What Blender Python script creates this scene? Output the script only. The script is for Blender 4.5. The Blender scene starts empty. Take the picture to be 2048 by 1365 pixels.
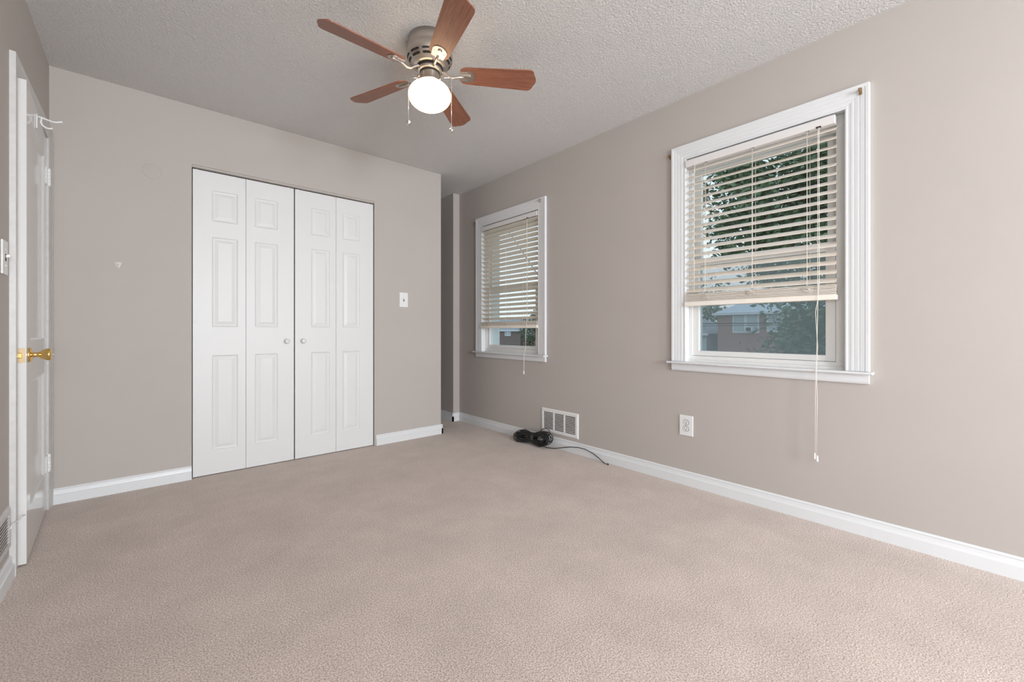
import bpy, bmesh, math, random
from math import sin, cos, pi, radians as rad
from mathutils import Vector, Matrix

random.seed(7)
sc = bpy.context.scene
COL = sc.collection

# ------------------------------------------------------------------ camera
XR, YC, XL, ZC = 2.575, 3.46, -0.40, 2.44      # window wall, closet wall, door wall, ceiling height
YB = -3.30                                      # wall behind the camera
cam_d = bpy.data.cameras.new('camera')
cam = bpy.data.objects.new('camera', cam_d)
COL.objects.link(cam)
cam.location = (0, 0, 0.968)
cam.rotation_euler = (rad(90), 0, rad(-40.8835))
cam_d.sensor_width = 36.0
cam_d.lens = 849.0 / 2048.0 * 36.0
cam_d.shift_y = -(682.5 - 662.0) / 2048.0
cam_d.clip_start = 0.02
cam_d.clip_end = 300
sc.camera = cam

# ------------------------------------------------------------------ world, light, exposure
sc.view_settings.view_transform = 'Standard'
sc.view_settings.look = 'None'
sc.view_settings.gamma = 1.0
sc.view_settings.exposure = 0.0
sc.view_settings.use_curve_mapping = False

w = bpy.data.worlds.new('overcast_sky')
sc.world = w
w.use_nodes = True
nt = w.node_tree
nt.nodes.clear()
wo = nt.nodes.new('ShaderNodeOutputWorld')
bg = nt.nodes.new('ShaderNodeBackground')
tc = nt.nodes.new('ShaderNodeTexCoord')
sx = nt.nodes.new('ShaderNodeSeparateXYZ')
rp = nt.nodes.new('ShaderNodeValToRGB')
nt.links.new(tc.outputs['Generated'], sx.inputs[0])
nt.links.new(sx.outputs['Z'], rp.inputs[0])
rp.color_ramp.elements[0].position = 0.0
rp.color_ramp.elements[0].color = (0.86, 0.92, 0.98, 1)
rp.color_ramp.elements[1].position = 0.7
rp.color_ramp.elements[1].color = (0.66, 0.80, 1.0, 1)
nt.links.new(rp.outputs[0], bg.inputs[0])
bg.inputs[1].default_value = 1.25
nt.links.new(bg.outputs[0], wo.inputs[0])


def area_light(name, loc, target, sx_, sy_, power, color, spread=180):
    d = bpy.data.lights.new(name, 'AREA')
    d.shape = 'RECTANGLE'
    d.size, d.size_y = sx_, sy_
    d.energy = power
    d.color = color
    d.spread = rad(spread)
    o = bpy.data.objects.new(name, d)
    COL.objects.link(o)
    o.location = loc
    o.rotation_euler = (Vector(target) - Vector(loc)).to_track_quat('-Z', 'Y').to_euler()
    return o


# daylight through the two windows of the wall behind the camera
area_light('daylight_back_window', (0.35, YB - 0.06, 1.30), (0.60, 3.0, 2.15), 0.95, 1.35, 128, (0.90, 0.955, 1.0))
area_light('daylight_back_window', (1.75, YB - 0.06, 1.30), (1.7, 3.0, 1.70), 0.95, 1.35, 94, (0.90, 0.955, 1.0))

# added fill from an unseen left-wall opening, to brighten the window wall
area_light('side_fill_light', (XL - 0.06, -1.15, 1.30), (2.575, 1.7, 0.85), 1.0, 1.2, 19, (0.92, 0.96, 1.0))

# ------------------------------------------------------------------ materials
def new_mat(name):
    m = bpy.data.materials.new(name)
    m.use_nodes = True
    return m, m.node_tree, m.node_tree.nodes['Principled BSDF']


def mat(name, color, rough=0.5, metal=0.0, noise=0.0, nscale=20, bump=0.0, bscale=80, bdist=0.002, spec=0.5, coat=0.0):
    m, t, b = new_mat(name)
    b.inputs['Base Color'].default_value = (*color, 1)
    b.inputs['Roughness'].default_value = rough
    b.inputs['Metallic'].default_value = metal
    b.inputs['Specular IOR Level'].default_value = spec
    b.inputs['Coat Weight'].default_value = coat
    tcn = t.nodes.new('ShaderNodeTexCoord')
    if noise:
        n = t.nodes.new('ShaderNodeTexNoise')
        n.inputs['Scale'].default_value = nscale
        n.inputs['Detail'].default_value = 4
        t.links.new(tcn.outputs['Object'], n.inputs['Vector'])
        r = t.nodes.new('ShaderNodeValToRGB')
        r.color_ramp.elements[0].position = 0.3
        r.color_ramp.elements[1].position = 0.7
        r.color_ramp.elements[0].color = (*[c * (1 - noise) for c in color], 1)
        r.color_ramp.elements[1].color = (*[min(1, c * (1 + noise)) for c in color], 1)
        t.links.new(n.outputs['Fac'], r.inputs[0])
        t.links.new(r.outputs[0], b.inputs['Base Color'])
    if bump:
        n = t.nodes.new('ShaderNodeTexNoise')
        n.inputs['Scale'].default_value = bscale
        n.inputs['Detail'].default_value = 3
        t.links.new(tcn.outputs['Object'], n.inputs['Vector'])
        bp = t.nodes.new('ShaderNodeBump')
        bp.inputs['Strength'].default_value = bump
        bp.inputs['Distance'].default_value = bdist
        t.links.new(n.outputs['Fac'], bp.inputs['Height'])
        t.links.new(bp.outputs[0], b.inputs['Normal'])
    return m


M = {}
M['wall'] = mat('taupe_wall_paint', (0.485, 0.443, 0.413), 0.7, noise=0.012, nscale=3, bump=0.15, bscale=220, bdist=0.0006, spec=0.25)
M['patch'] = mat('painted_cover_plate', (0.480, 0.438, 0.408), 0.65, spec=0.25)
M['trim'] = mat('white_trim_paint', (0.74, 0.75, 0.762), 0.32, bump=0.1, bscale=60, bdist=0.0008)
M['door_gloss'] = mat('glossy_white_door_paint', (0.72, 0.71, 0.70), 0.10, bump=0.05, bscale=14, bdist=0.001, spec=0.6)
M['bifold'] = mat('white_bifold_paint', (0.73, 0.728, 0.725), 0.42)
M['plastic'] = mat('white_plastic', (0.80, 0.80, 0.79), 0.3)
M['vinyl'] = mat('white_vinyl_window', (0.76, 0.755, 0.735), 0.35)
M['sash_gap'] = mat('shaded_sash_gap', (0.30, 0.28, 0.26), 0.5)
M['cream'] = mat('cream_blind_slats', (0.88, 0.80, 0.705), 0.4)
M['cream_rail'] = mat('cream_blind_rail', (0.90, 0.835, 0.75), 0.4)
M['headrail'] = mat('white_blind_headrail', (0.76, 0.74, 0.73), 0.4)
M['cord'] = mat('ivory_cord', (0.78, 0.72, 0.64), 0.7)
M['dark'] = mat('dark_recess', (0.02, 0.018, 0.016), 0.8)
M['dark_gap'] = mat('dark_gap_shade', (0.05, 0.035, 0.028), 0.8)  # dark tone standing in for shade inside slots, joints and grilles
M['brass'] = mat('polished_brass', (0.85, 0.58, 0.22), 0.16, 1.0)
M['old_brass'] = mat('worn_brass', (0.42, 0.31, 0.18), 0.5, 1.0)
M['nickel'] = mat('brushed_nickel', (0.56, 0.51, 0.46), 0.38, 1.0, bump=0.05, bscale=300, bdist=0.0003)
M['chrome'] = mat('bright_metal', (0.8, 0.8, 0.8), 0.15, 1.0)
M['slot'] = mat('black_fan_gaps', (0.012, 0.012, 0.012), 0.6)
M['cable'] = mat('black_cable_jacket', (0.012, 0.012, 0.013), 0.28, spec=0.6)
M['tape'] = mat('black_cloth_tape', (0.03, 0.028, 0.028), 0.6)
M['old_trim'] = mat('aged_off_white_paint', (0.60, 0.588, 0.575), 0.4, noise=0.05, nscale=30, bump=0.3, bscale=50, bdist=0.001)
M['hook_pale'] = mat('pale_adhesive_plastic', (0.57, 0.53, 0.51), 0.35)
M['hinge'] = mat('painted_hinge', (0.78, 0.78, 0.77), 0.3)
M['grass'] = mat('lawn_grass', (0.07, 0.12, 0.04), 0.9, noise=0.3, nscale=2)
M['asphalt'] = mat('asphalt_road', (0.18, 0.18, 0.19), 0.9)
M['bark'] = mat('tree_bark', (0.10, 0.075, 0.055), 0.9, noise=0.3, nscale=8)
M['siding'] = mat('pale_blue_siding', (0.50, 0.58, 0.64), 0.7)
M['ext_white'] = mat('white_exterior_trim', (0.72, 0.76, 0.80), 0.5)
M['ext_pane'] = mat('curtained_house_pane', (0.42, 0.49, 0.53), 0.2, spec=0.8)
M['wire'] = mat('black_wire', (0.03, 0.03, 0.035), 0.6)
M['ext_wall'] = mat('exterior_house_wall', (0.35, 0.30, 0.27), 0.8)


def leaf_mat(name, c1, c2):
    m, t, b = new_mat(name)
    oi = t.nodes.new('ShaderNodeTexCoord')
    n = t.nodes.new('ShaderNodeTexNoise')
    n.inputs['Scale'].default_value = 3.0
    n.inputs['Detail'].default_value = 5
    t.links.new(oi.outputs['Object'], n.inputs['Vector'])
    r = t.nodes.new('ShaderNodeValToRGB')
    r.color_ramp.elements[0].position = 0.35
    r.color_ramp.elements[0].color = (*c1, 1)
    r.color_ramp.elements[1].position = 0.68
    r.color_ramp.elements[1].color = (*c2, 1)
    t.links.new(n.outputs['Fac'], r.inputs[0])
    t.links.new(r.outputs[0], b.inputs['Base Color'])
    b.inputs['Roughness'].default_value = 0.6
    return m


M['leaf'] = leaf_mat('dark_green_leaves', (0.065, 0.115, 0.065), (0.16, 0.25, 0.12))
M['leaf2'] = leaf_mat('mid_green_leaves', (0.07, 0.12, 0.07), (0.16, 0.24, 0.13))


def make_carpet():
    m, t, b = new_mat('beige_cut_pile_carpet')
    tcn = t.nodes.new('ShaderNodeTexCoord')
    n = t.nodes.new('ShaderNodeTexNoise')
    n.inputs['Scale'].default_value = 210
    n.inputs['Detail'].default_value = 3
    n.inputs['Roughness'].default_value = 0.65
    t.links.new(tcn.outputs['Object'], n.inputs['Vector'])
    r = t.nodes.new('ShaderNodeValToRGB')
    r.color_ramp.elements[0].position = 0.38
    r.color_ramp.elements[0].color = (0.350, 0.276, 0.240, 1)
    r.color_ramp.elements[1].position = 0.60
    r.color_ramp.elements[1].color = (0.76, 0.642, 0.570, 1)
    t.links.new(n.outputs['Fac'], r.inputs[0])
    # trodden pile: broad soft patches where the tufts lean another way
    n2 = t.nodes.new('ShaderNodeTexNoise')
    n2.inputs['Scale'].default_value = 3.2
    n2.inputs['Detail'].default_value = 7
    n2.inputs['Roughness'].default_value = 0.7
    t.links.new(tcn.outputs['Object'], n2.inputs['Vector'])
    mr = t.nodes.new('ShaderNodeMapRange')
    mr.inputs['From Min'].default_value = 0.3
    mr.inputs['From Max'].default_value = 0.7
    mr.inputs['To Min'].default_value = 0.88
    mr.inputs['To Max'].default_value = 1.10
    t.links.new(n2.outputs['Fac'], mr.inputs['Value'])
    mx = t.nodes.new('ShaderNodeVectorMath')
    mx.operation = 'SCALE'
    t.links.new(r.outputs[0], mx.inputs[0])
    t.links.new(mr.outputs[0], mx.inputs['Scale'])
    t.links.new(mx.outputs[0], b.inputs['Base Color'])
    b.inputs['Roughness'].default_value = 0.95
    b.inputs['Specular IOR Level'].default_value = 0.1
    b.inputs['Sheen Weight'].default_value = 0.25
    b.inputs['Sheen Roughness'].default_value = 0.5
    bp = t.nodes.new('ShaderNodeBump')
    bp.inputs['Strength'].default_value = 0.5
    bp.inputs['Distance'].default_value = 0.004
    t.links.new(n.outputs['Fac'], bp.inputs['Height'])
    t.links.new(bp.outputs[0], b.inputs['Normal'])
    return m


M['carpet'] = make_carpet()


def make_ceiling():
    m, t, b = new_mat('textured_white_ceiling')
    b.inputs['Base Color'].default_value = (0.83, 0.805, 0.79, 1)
    b.inputs['Roughness'].default_value = 0.75
    tcn = t.nodes.new('ShaderNodeTexCoord')
    n = t.nodes.new('ShaderNodeTexNoise')
    n.inputs['Scale'].default_value = 95
    n.inputs['Detail'].default_value = 5
    n.inputs['Roughness'].default_value = 0.62
    n.inputs['Distortion'].default_value = 0.35
    t.links.new(tcn.outputs['Object'], n.inputs['Vector'])
    bp = t.nodes.new('ShaderNodeBump')
    bp.inputs['Strength'].default_value = 1.0
    bp.inputs['Distance'].default_value = 0.017
    t.links.new(n.outputs['Fac'], bp.inputs['Height'])
    t.links.new(bp.outputs[0], b.inputs['Normal'])
    return m


M['ceiling'] = make_ceiling()


def make_wood():
    m, t, b = new_mat('cherry_wood_blade')
    tcn = t.nodes.new('ShaderNodeTexCoord')
    mp = t.nodes.new('ShaderNodeMapping')
    mp.inputs['Scale'].default_value = (4, 60, 60)
    t.links.new(tcn.outputs['Object'], mp.inputs['Vector'])
    n = t.nodes.new('ShaderNodeTexNoise')
    n.inputs['Scale'].default_value = 1.6
    n.inputs['Detail'].default_value = 6
    n.inputs['Distortion'].default_value = 1.2
    t.links.new(mp.outputs[0], n.inputs['Vector'])
    r = t.nodes.new('ShaderNodeValToRGB')
    r.color_ramp.elements[0].position = 0.32
    r.color_ramp.elements[0].color = (0.185, 0.068, 0.038, 1)
    r.color_ramp.elements[1].position = 0.62
    r.color_ramp.elements[1].color = (0.300, 0.118, 0.070, 1)
    t.links.new(n.outputs['Fac'], r.inputs[0])
    t.links.new(r.outputs[0], b.inputs['Base Color'])
    b.inputs['Roughness'].default_value = 0.38
    return m


M['wood'] = make_wood()


def make_brick(name, c1, c2, mortar):
    m, t, b = new_mat(name)
    tcn = t.nodes.new('ShaderNodeTexCoord')
    sp = t.nodes.new('ShaderNodeSeparateXYZ')
    cb = t.nodes.new('ShaderNodeCombineXYZ')
    t.links.new(tcn.outputs['Object'], sp.inputs[0])
    ad = t.nodes.new('ShaderNodeMath')
    ad.operation = 'ADD'
    t.links.new(sp.outputs['X'], ad.inputs[0])
    t.links.new(sp.outputs['Y'], ad.inputs[1])
    t.links.new(ad.outputs[0], cb.inputs['X'])
    t.links.new(sp.outputs['Z'], cb.inputs['Y'])
    br = t.nodes.new('ShaderNodeTexBrick')
    br.inputs['Scale'].default_value = 4.2
    br.inputs['Color1'].default_value = (*c1, 1)
    br.inputs['Color2'].default_value = (*c2, 1)
    br.inputs['Mortar'].default_value = (*mortar, 1)
    br.inputs['Mortar Size'].default_value = 0.015
    t.links.new(cb.outputs[0], br.inputs['Vector'])
    t.links.new(br.outputs[0], b.inputs['Base Color'])
    b.inputs['Roughness'].default_value = 0.9
    return m


M['brick'] = make_brick('red_brick', (0.36, 0.19, 0.17), (0.44, 0.24, 0.21), (0.38, 0.28, 0.26))
M['brick2'] = make_brick('brown_brick', (0.22, 0.17, 0.16), (0.27, 0.21, 0.19), (0.26, 0.22, 0.20))


def make_shingle(name, c):
    m, t, b = new_mat(name)
    tcn = t.nodes.new('ShaderNodeTexCoord')
    wv = t.nodes.new('ShaderNodeTexWave')
    wv.bands_direction = 'Z'
    wv.wave_profile = 'SAW'
    wv.inputs['Scale'].default_value = 1.6
    t.links.new(tcn.outputs['Object'], wv.inputs['Vector'])
    r = t.nodes.new('ShaderNodeValToRGB')
    r.color_ramp.elements[0].color = (*[k * 0.8 for k in c], 1)
    r.color_ramp.elements[0].position = 0.0
    r.color_ramp.elements[1].color = (*c, 1)
    r.color_ramp.elements[1].position = 0.25
    t.links.new(wv.outputs['Fac'], r.inputs[0])
    t.links.new(r.outputs[0], b.inputs['Base Color'])
    b.inputs['Roughness'].default_value = 0.85
    return m


M['roof'] = make_shingle('pale_blue_grey_roof', (0.62, 0.70, 0.76))
M['roof2'] = make_shingle('grey_roof_shingles', (0.30, 0.33, 0.35))


def make_glass():
    m = bpy.data.materials.new('window_glass')
    m.use_nodes = True
    t = m.node_tree
    t.nodes.clear()
    o = t.nodes.new('ShaderNodeOutputMaterial')
    mx = t.nodes.new('ShaderNodeMixShader')
    tr = t.nodes.new('ShaderNodeBsdfTransparent')
    tr.inputs[0].default_value = (0.93, 0.96, 0.95, 1)
    gl = t.nodes.new('ShaderNodeBsdfGlossy')
    gl.inputs['Roughness'].default_value = 0.02
    lw = t.nodes.new('ShaderNodeLayerWeight')       # Schlick reflectance, the same on both faces of the pane
    lw.inputs['Blend'].default_value = 0.5
    pw = t.nodes.new('ShaderNodeMath')
    pw.operation = 'POWER'
    pw.inputs[1].default_value = 5.0
    ml = t.nodes.new('ShaderNodeMath')
    ml.operation = 'MULTIPLY_ADD'
    ml.inputs[1].default_value = 0.96
    ml.inputs[2].default_value = 0.03
    t.links.new(lw.outputs['Facing'], pw.inputs[0])
    t.links.new(pw.outputs[0], ml.inputs[0])
    t.links.new(ml.outputs[0], mx.inputs[0])
    t.links.new(tr.outputs[0], mx.inputs[1])
    t.links.new(gl.outputs[0], mx.inputs[2])
    t.links.new(mx.outputs[0], o.inputs[0])
    return m


M['glass'] = make_glass()


def make_screen():
    m = bpy.data.materials.new('insect_screen_mesh')
    m.use_nodes = True
    t = m.node_tree
    t.nodes.clear()
    o = t.nodes.new('ShaderNodeOutputMaterial')
    mx = t.nodes.new('ShaderNodeMixShader')
    mx.inputs[0].default_value = 0.30
    tr = t.nodes.new('ShaderNodeBsdfTransparent')
    df = t.nodes.new('ShaderNodeBsdfTranslucent')
    df.inputs[0].default_value = (0.50, 0.52, 0.52, 1)
    t.links.new(tr.outputs[0], mx.inputs[1])
    t.links.new(df.outputs[0], mx.inputs[2])
    t.links.new(mx.outputs[0], o.inputs[0])
    return m


M['screen'] = make_screen()


def make_lamp_glass():
    m, t, b = new_mat('lit_opal_glass')
    b.inputs['Base Color'].default_value = (0.92, 0.86, 0.76, 1)
    b.inputs['Roughness'].default_value = 0.15
    b.inputs['Emission Color'].default_value = (1.0, 0.74, 0.44, 1)
    b.inputs['Emission Strength'].default_value = 4.2
    return m


M['lamp'] = make_lamp_glass()


# ------------------------------------------------------------------ geometry helpers
def tag(o, label=None, cat=None, group=None, kind=None):
    if label: o['label'] = label
    if cat: o['category'] = cat
    if group: o['group'] = group
    if kind: o['kind'] = kind
    return o


def empty(name, loc=(0, 0, 0), rot=(0, 0, 0)):
    o = bpy.data.objects.new(name, None)
    o.empty_display_size = 0.05
    o.location = loc
    o.rotation_euler = rot
    COL.objects.link(o)
    return o


class MB:
    def __init__(self):
        self.bm = bmesh.new()

    def _place(self, vs, mtx):
        if mtx is not None:
            for v in vs:
                v.co = mtx @ v.co

    def box(self, x0, x1, y0, y1, z0, z1, bevel=0.0, mtx=None, mi=0, seg=2):
        t = bmesh.new()
        bmesh.ops.create_cube(t, size=1)
        for v in t.verts:
            v.co = Vector(((x0 + x1) / 2 + v.co.x * (x1 - x0), (y0 + y1) / 2 + v.co.y * (y1 - y0), (z0 + z1) / 2 + v.co.z * (z1 - z0)))
        if bevel:
            bmesh.ops.bevel(t, geom=t.edges[:], offset=bevel, segments=seg, affect='EDGES', profile=0.5)
        self.merge(t, mtx, mi)
        return self

    def merge(self, t, mtx=None, mi=0):
        mp = {}
        for v in t.verts:
            c = v.co.copy()
            if mtx is not None:
                c = mtx @ c
            mp[v] = self.bm.verts.new(c)
        for f in t.faces:
            try:
                nf = self.bm.faces.new([mp[v] for v in f.verts])
                nf.material_index = mi
                nf.smooth = f.smooth
            except ValueError:
                pass
        t.free()

    def lathe(self, prof, seg=32, mtx=None, mi=0, smooth=True, closed=True):
        """prof: (radius, z) pairs, turned round Z"""
        t = bmesh.new()
        rings = []
        for r, z in prof:
            if r < 1e-6:
                rings.append([t.verts.new((0, 0, z))])
            else:
                rings.append([t.verts.new((r * cos(2 * pi * i / seg), r * sin(2 * pi * i / seg), z)) for i in range(seg)])
        for a, b in zip(rings[:-1], rings[1:]):
            for i in range(seg):
                j = (i + 1) % seg
                if len(a) == 1 and len(b) == 1:
                    continue
                if len(a) == 1:
                    f = t.faces.new((a[0], b[i], b[j]))
                elif len(b) == 1:
                    f = t.faces.new((a[i], b[0], a[j]))
                else:
                    f = t.faces.new((a[i], b[i], b[j], a[j]))
                f.smooth = smooth
        if closed:
            for rg in (rings[0], rings[-1]):
                if len(rg) > 2:
                    t.faces.new(rg)
        bmesh.ops.recalc_face_normals(t, faces=t.faces[:])
        self.merge(t, mtx, mi)
        return self

    def tube(self, pts, r, seg=8, closed=False, mi=0, cap=True, radii=None):
        pts = [Vector(p) for p in pts]
        n = len(pts)
        t = bmesh.new()
        rings = []
        up = None
        for i, p in enumerate(pts):
            if closed:
                d = pts[(i + 1) % n] - pts[i - 1]
            else:
                d = pts[min(i + 1, n - 1)] - pts[max(i - 1, 0)]
            if d.length < 1e-9:
                d = Vector((0, 0, 1))
            d.normalize()
            if up is None:
                up = Vector((0, 0, 1)) if abs(d.z) < 0.9 else Vector((1, 0, 0))
            s = d.cross(up)
            if s.length < 1e-6:
                s = d.orthogonal()
            s.normalize()
            up = s.cross(d).normalized()
            rr = radii[i] if radii else r
            rings.append([t.verts.new(p + s * rr * cos(2 * pi * k / seg) + up * rr * sin(2 * pi * k / seg)) for k in range(seg)])
        rng = range(n) if closed else range(n - 1)
        for i in rng:
            a, b = rings[i], rings[(i + 1) % n]
            for k in range(seg):
                l = (k + 1) % seg
                f = t.faces.new((a[k], a[l], b[l], b[k]))
                f.smooth = True
        if cap and not closed:
            t.faces.new(rings[0][::-1])
            t.faces.new(rings[-1])
        bmesh.ops.recalc_face_normals(t, faces=t.faces[:])
        self.merge(t, None, mi)
        return self

    def prism(self, pts2, a0, a1, fn, mi=0, smooth=False):
        """2-D outline extruded from a0 to a1; fn(u, v, a) gives world"""
        t = bmesh.new()
        A = [t.verts.new(fn(u, v, a0)) for u, v in pts2]
        B = [t.verts.new(fn(u, v, a1)) for u, v in pts2]
        n = len(pts2)
        for i in range(n):
            j = (i + 1) % n
            f = t.faces.new((A[i], A[j], B[j], B[i]))
            f.smooth = smooth
        t.faces.new(A[::-1])
        t.faces.new(B)
        bmesh.ops.recalc_face_normals(t, faces=t.faces[:])
        self.merge(t, None, mi)
        return self

    def casing(self, a0, a1, b0, b1, prof, fn, four=False):
        """moulding round an opening a0..a1 x b0..b1, mitred; prof: (distance out, height) closed outline"""
        t = bmesh.new()
        loops = []
        for d, h in prof:
            if four:
                pl = [(a0 - d, b0 - d), (a0 - d, b1 + d), (a1 + d, b1 + d), (a1 + d, b0 - d)]
            else:
                pl = [(a0 - d, b0), (a0 - d, b1 + d), (a1 + d, b1 + d), (a1 + d, b0)]
            loops.append([t.verts.new(fn(a, b, h)) for a, b in pl])
        m = len(prof)
        for i in range(m):
            j = (i + 1) % m
            for k in range(4 if four else 3):
                l = (k + 1) % 4
                t.faces.new((loops[i][k], loops[i][l], loops[j][l], loops[j][k]))
        if not four:
            t.faces.new([loops[i][0] for i in range(m)])
            t.faces.new([loops[i][3] for i in range(m)][::-1])
        bmesh.ops.recalc_face_normals(t, faces=t.faces[:])
        self.merge(t, None, 0)
        return self

    def slab(self, w, h, t_, panels, prof, mi=0):
        """door leaf in local x 0..w, z 0..h, front at y=0 facing -y, panels (x0,x1,z0,z1) moulded by prof (inset, depth)"""
        t = bmesh.new()
        xs = sorted({0, w, *[p[0] for p in panels], *[p[1] for p in panels]})
        zs = sorted({0, h, *[p[2] for p in panels], *[p[3] for p in panels]})
        V = {}

        def gv(x, y, z):
            k = (round(x, 5), round(y, 5), round(z, 5))
            if k not in V:
                V[k] = t.verts.new((x, y, z))
            return V[k]
        for i in range(len(xs) - 1):
            for j in range(len(zs) - 1):
                cx, cz = (xs[i] + xs[i + 1]) / 2, (zs[j] + zs[j + 1]) / 2
                if any(p[0] < cx < p[1] and p[2] < cz < p[3] for p in panels):
                    continue
                t.faces.new((gv(xs[i], 0, zs[j]), gv(xs[i + 1], 0, zs[j]), gv(xs[i + 1], 0, zs[j + 1]), gv(xs[i], 0, zs[j + 1])))
        for p in panels:
            last = [(p[0], p[2]), (p[1], p[2]), (p[1], p[3]), (p[0], p[3])]
            ld = 0
            for ins, dep in prof:
                cur = [(p[0] + ins, p[2] + ins), (p[1] - ins, p[2] + ins), (p[1] - ins, p[3] - ins), (p[0] + ins, p[3] - ins)]
                for k in range(4):
                    l = (k + 1) % 4
                    t.faces.new((gv(last[k][0], ld, last[k][1]), gv(last[l][0], ld, last[l][1]), gv(cur[l][0], dep, cur[l][1]), gv(cur[k][0], dep, cur[k][1])))
                last, ld = cur, dep
            t.faces.new([gv(a, ld, b) for a, b in last])
        # sides and back
        bx = [gv(0, t_, 0), gv(w, t_, 0), gv(w, t_, h), gv(0, t_, h)]
        t.faces.new(bx[::-1])
        bot = [gv(x, 0, 0) for x in xs]
        t.faces.new([*bot[::-1], bx[0], bx[1]])
        top = [gv(x, 0, h) for x in xs]
        t.faces.new([*top, bx[2], bx[3]])
        lf = [gv(0, 0, z) for z in zs]
        t.faces.new([*lf, bx[3], bx[0]])
        rt = [gv(w, 0, z) for z in zs]
        t.faces.new([*rt[::-1], bx[1], bx[2]])
        bmesh.ops.recalc_face_normals(t, faces=t.faces[:])
        self.merge(t, None, mi)
        return self

    def build(self, name, mats, parent=None, mtx=None, label=None):
        me = bpy.data.meshes.new(name)
        self.bm.to_mesh(me)
        self.bm.free()
        if not isinstance(mats, (list, tuple)):
            mats = [mats]
        for m in mats:
            me.materials.append(m)
        o = bpy.data.objects.new(name, me)
        COL.objects.link(o)
        if parent is not None:
            o.parent = parent
        if mtx is not None:
            o.matrix_local = mtx
        if label:
            o['label'] = label
        return o


def struct(o):
    o['kind'] = 'structure'
    return o


def copy_tree(o, parent=None):
    c = o.copy()
    COL.objects.link(c)
    c.parent = parent
    for ch in list(o.children):
        copy_tree(ch, c)
    return c


fR = lambda a, b, h: (XR - h, a, b)          # along the window wall
fC = lambda a, b, h: (a, YC - h, b)          # along the closet wall
fL = lambda a, b, h: (XL + h, a, b)          # along the door wall
T = Matrix.Translation

# ------------------------------------------------------------------ room shell
WT = 0.225                                     # thickness of the outside wall
W1 = (0.495, 1.302, 0.775, 2.045)              # near window: y0, y1, z0, z1 (finished opening)
W2 = (2.615, 3.432, 0.760, 2.020)
XA, YA = 2.497, 3.845                          # the wall steps in here

b = MB()
b.box(-1.45, XR + 0.02, YB - 0.02, 6.0, -0.20, 0.0)
struct(b.build('floor', M['carpet']))
b = MB()
b.box(-1.45, XR + 0.02, YB - 0.02, 6.0, ZC, ZC + 0.2)
struct(b.build('ceiling', M['ceiling']))

b = MB()
g = 0.014
ys = [YB - 0.2, W1[0] - g, W1[1] + g, W2[0] - g, W2[1] + g, YA]
b.box(XR, XR + WT, ys[0], ys[1], -0.2, ZC + 0.2)
b.box(XR, XR + WT, ys[2], ys[3], -0.2, ZC + 0.2)
b.box(XR, XR + WT, ys[4], ys[5], -0.2, ZC + 0.2)
b.box(XR, XR + WT, ys[1], ys[2], -0.2, W1[2] - g)
b.box(XR, XR + WT, ys[1], ys[2], W1[3] + g, ZC + 0.2)
b.box(XR, XR + WT, ys[3], ys[4], -0.2, W2[2] - g)
b.box(XR, XR + WT, ys[3], ys[4], W2[3] + g, ZC + 0.2)
b.box(XA, XR + WT, YA, 6.2, -0.2, ZC + 0.2)
struct(b.build('wall_right', M['wall']))

CX0, CX1, CZ1 = 0.233, 1.463, 2.056            # closet opening
XE = 2.110                                     # free end of the closet wall
b = MB()
b.box(XL - 0.1, CX0, YC, YC + 0.115, -0.1, ZC + 0.1)
b.box(CX1, XE, YC, YC + 0.115, -0.1, ZC + 0.1)
b.box(CX0, CX1, YC, YC + 0.115, CZ1, ZC + 0.1)
b.box(XE - 0.115, XE, YC + 0.1, 5.2, -0.1, ZC + 0.1)
struct(b.build('wall_closet', M['wall']))
b = MB()
b.box(XL - 0.1, XE - 0.11, 4.15, 4.25, -0.1, ZC + 0.1)
struct(b.build('wall_closet_back', M['wall']))
b = MB()
b.box(-1.5, XR + WT, 6.0, 6.2, -0.2, ZC + 0.2)
struct(b.build('wall_far', M['wall']))

DY0, DY1, DZ1 = 2.626, 3.372, 2.010            # door opening in the left wall
b = MB()
b.box(XL - 0.115, XL, YB - 0.2, -1.66, -0.1, ZC + 0.1)
b.box(XL - 0.115, XL, -0.64, DY0 - 0.015, -0.1, ZC + 0.1)
b.box(XL - 0.115, XL, -1.66, -0.64, -0.1, 0.69)
b.box(XL - 0.115, XL, -1.66, -0.64, 1.91, ZC + 0.1)
b.box(XL - 0.115, XL, DY1 + 0.015, 6.1, -0.1, ZC + 0.1)
b.box(XL - 0.115, XL, DY0 - 0.015, DY1 + 0.015, DZ1 + 0.015, ZC + 0.1)
struct(b.build('wall_left', M['wall']))
b = MB()
b.box(-1.5, -1.4, 1.6, 4.4, -0.1, ZC + 0.1)
b.box(-1.5, XL - 0.1, 1.5, 1.6, -0.1, ZC + 0.1)
b.box(-1.5, XL - 0.1, 4.4, 4.5, -0.1, ZC + 0.1)
struct(b.build('wall_hallway', M['wall']))

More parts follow.
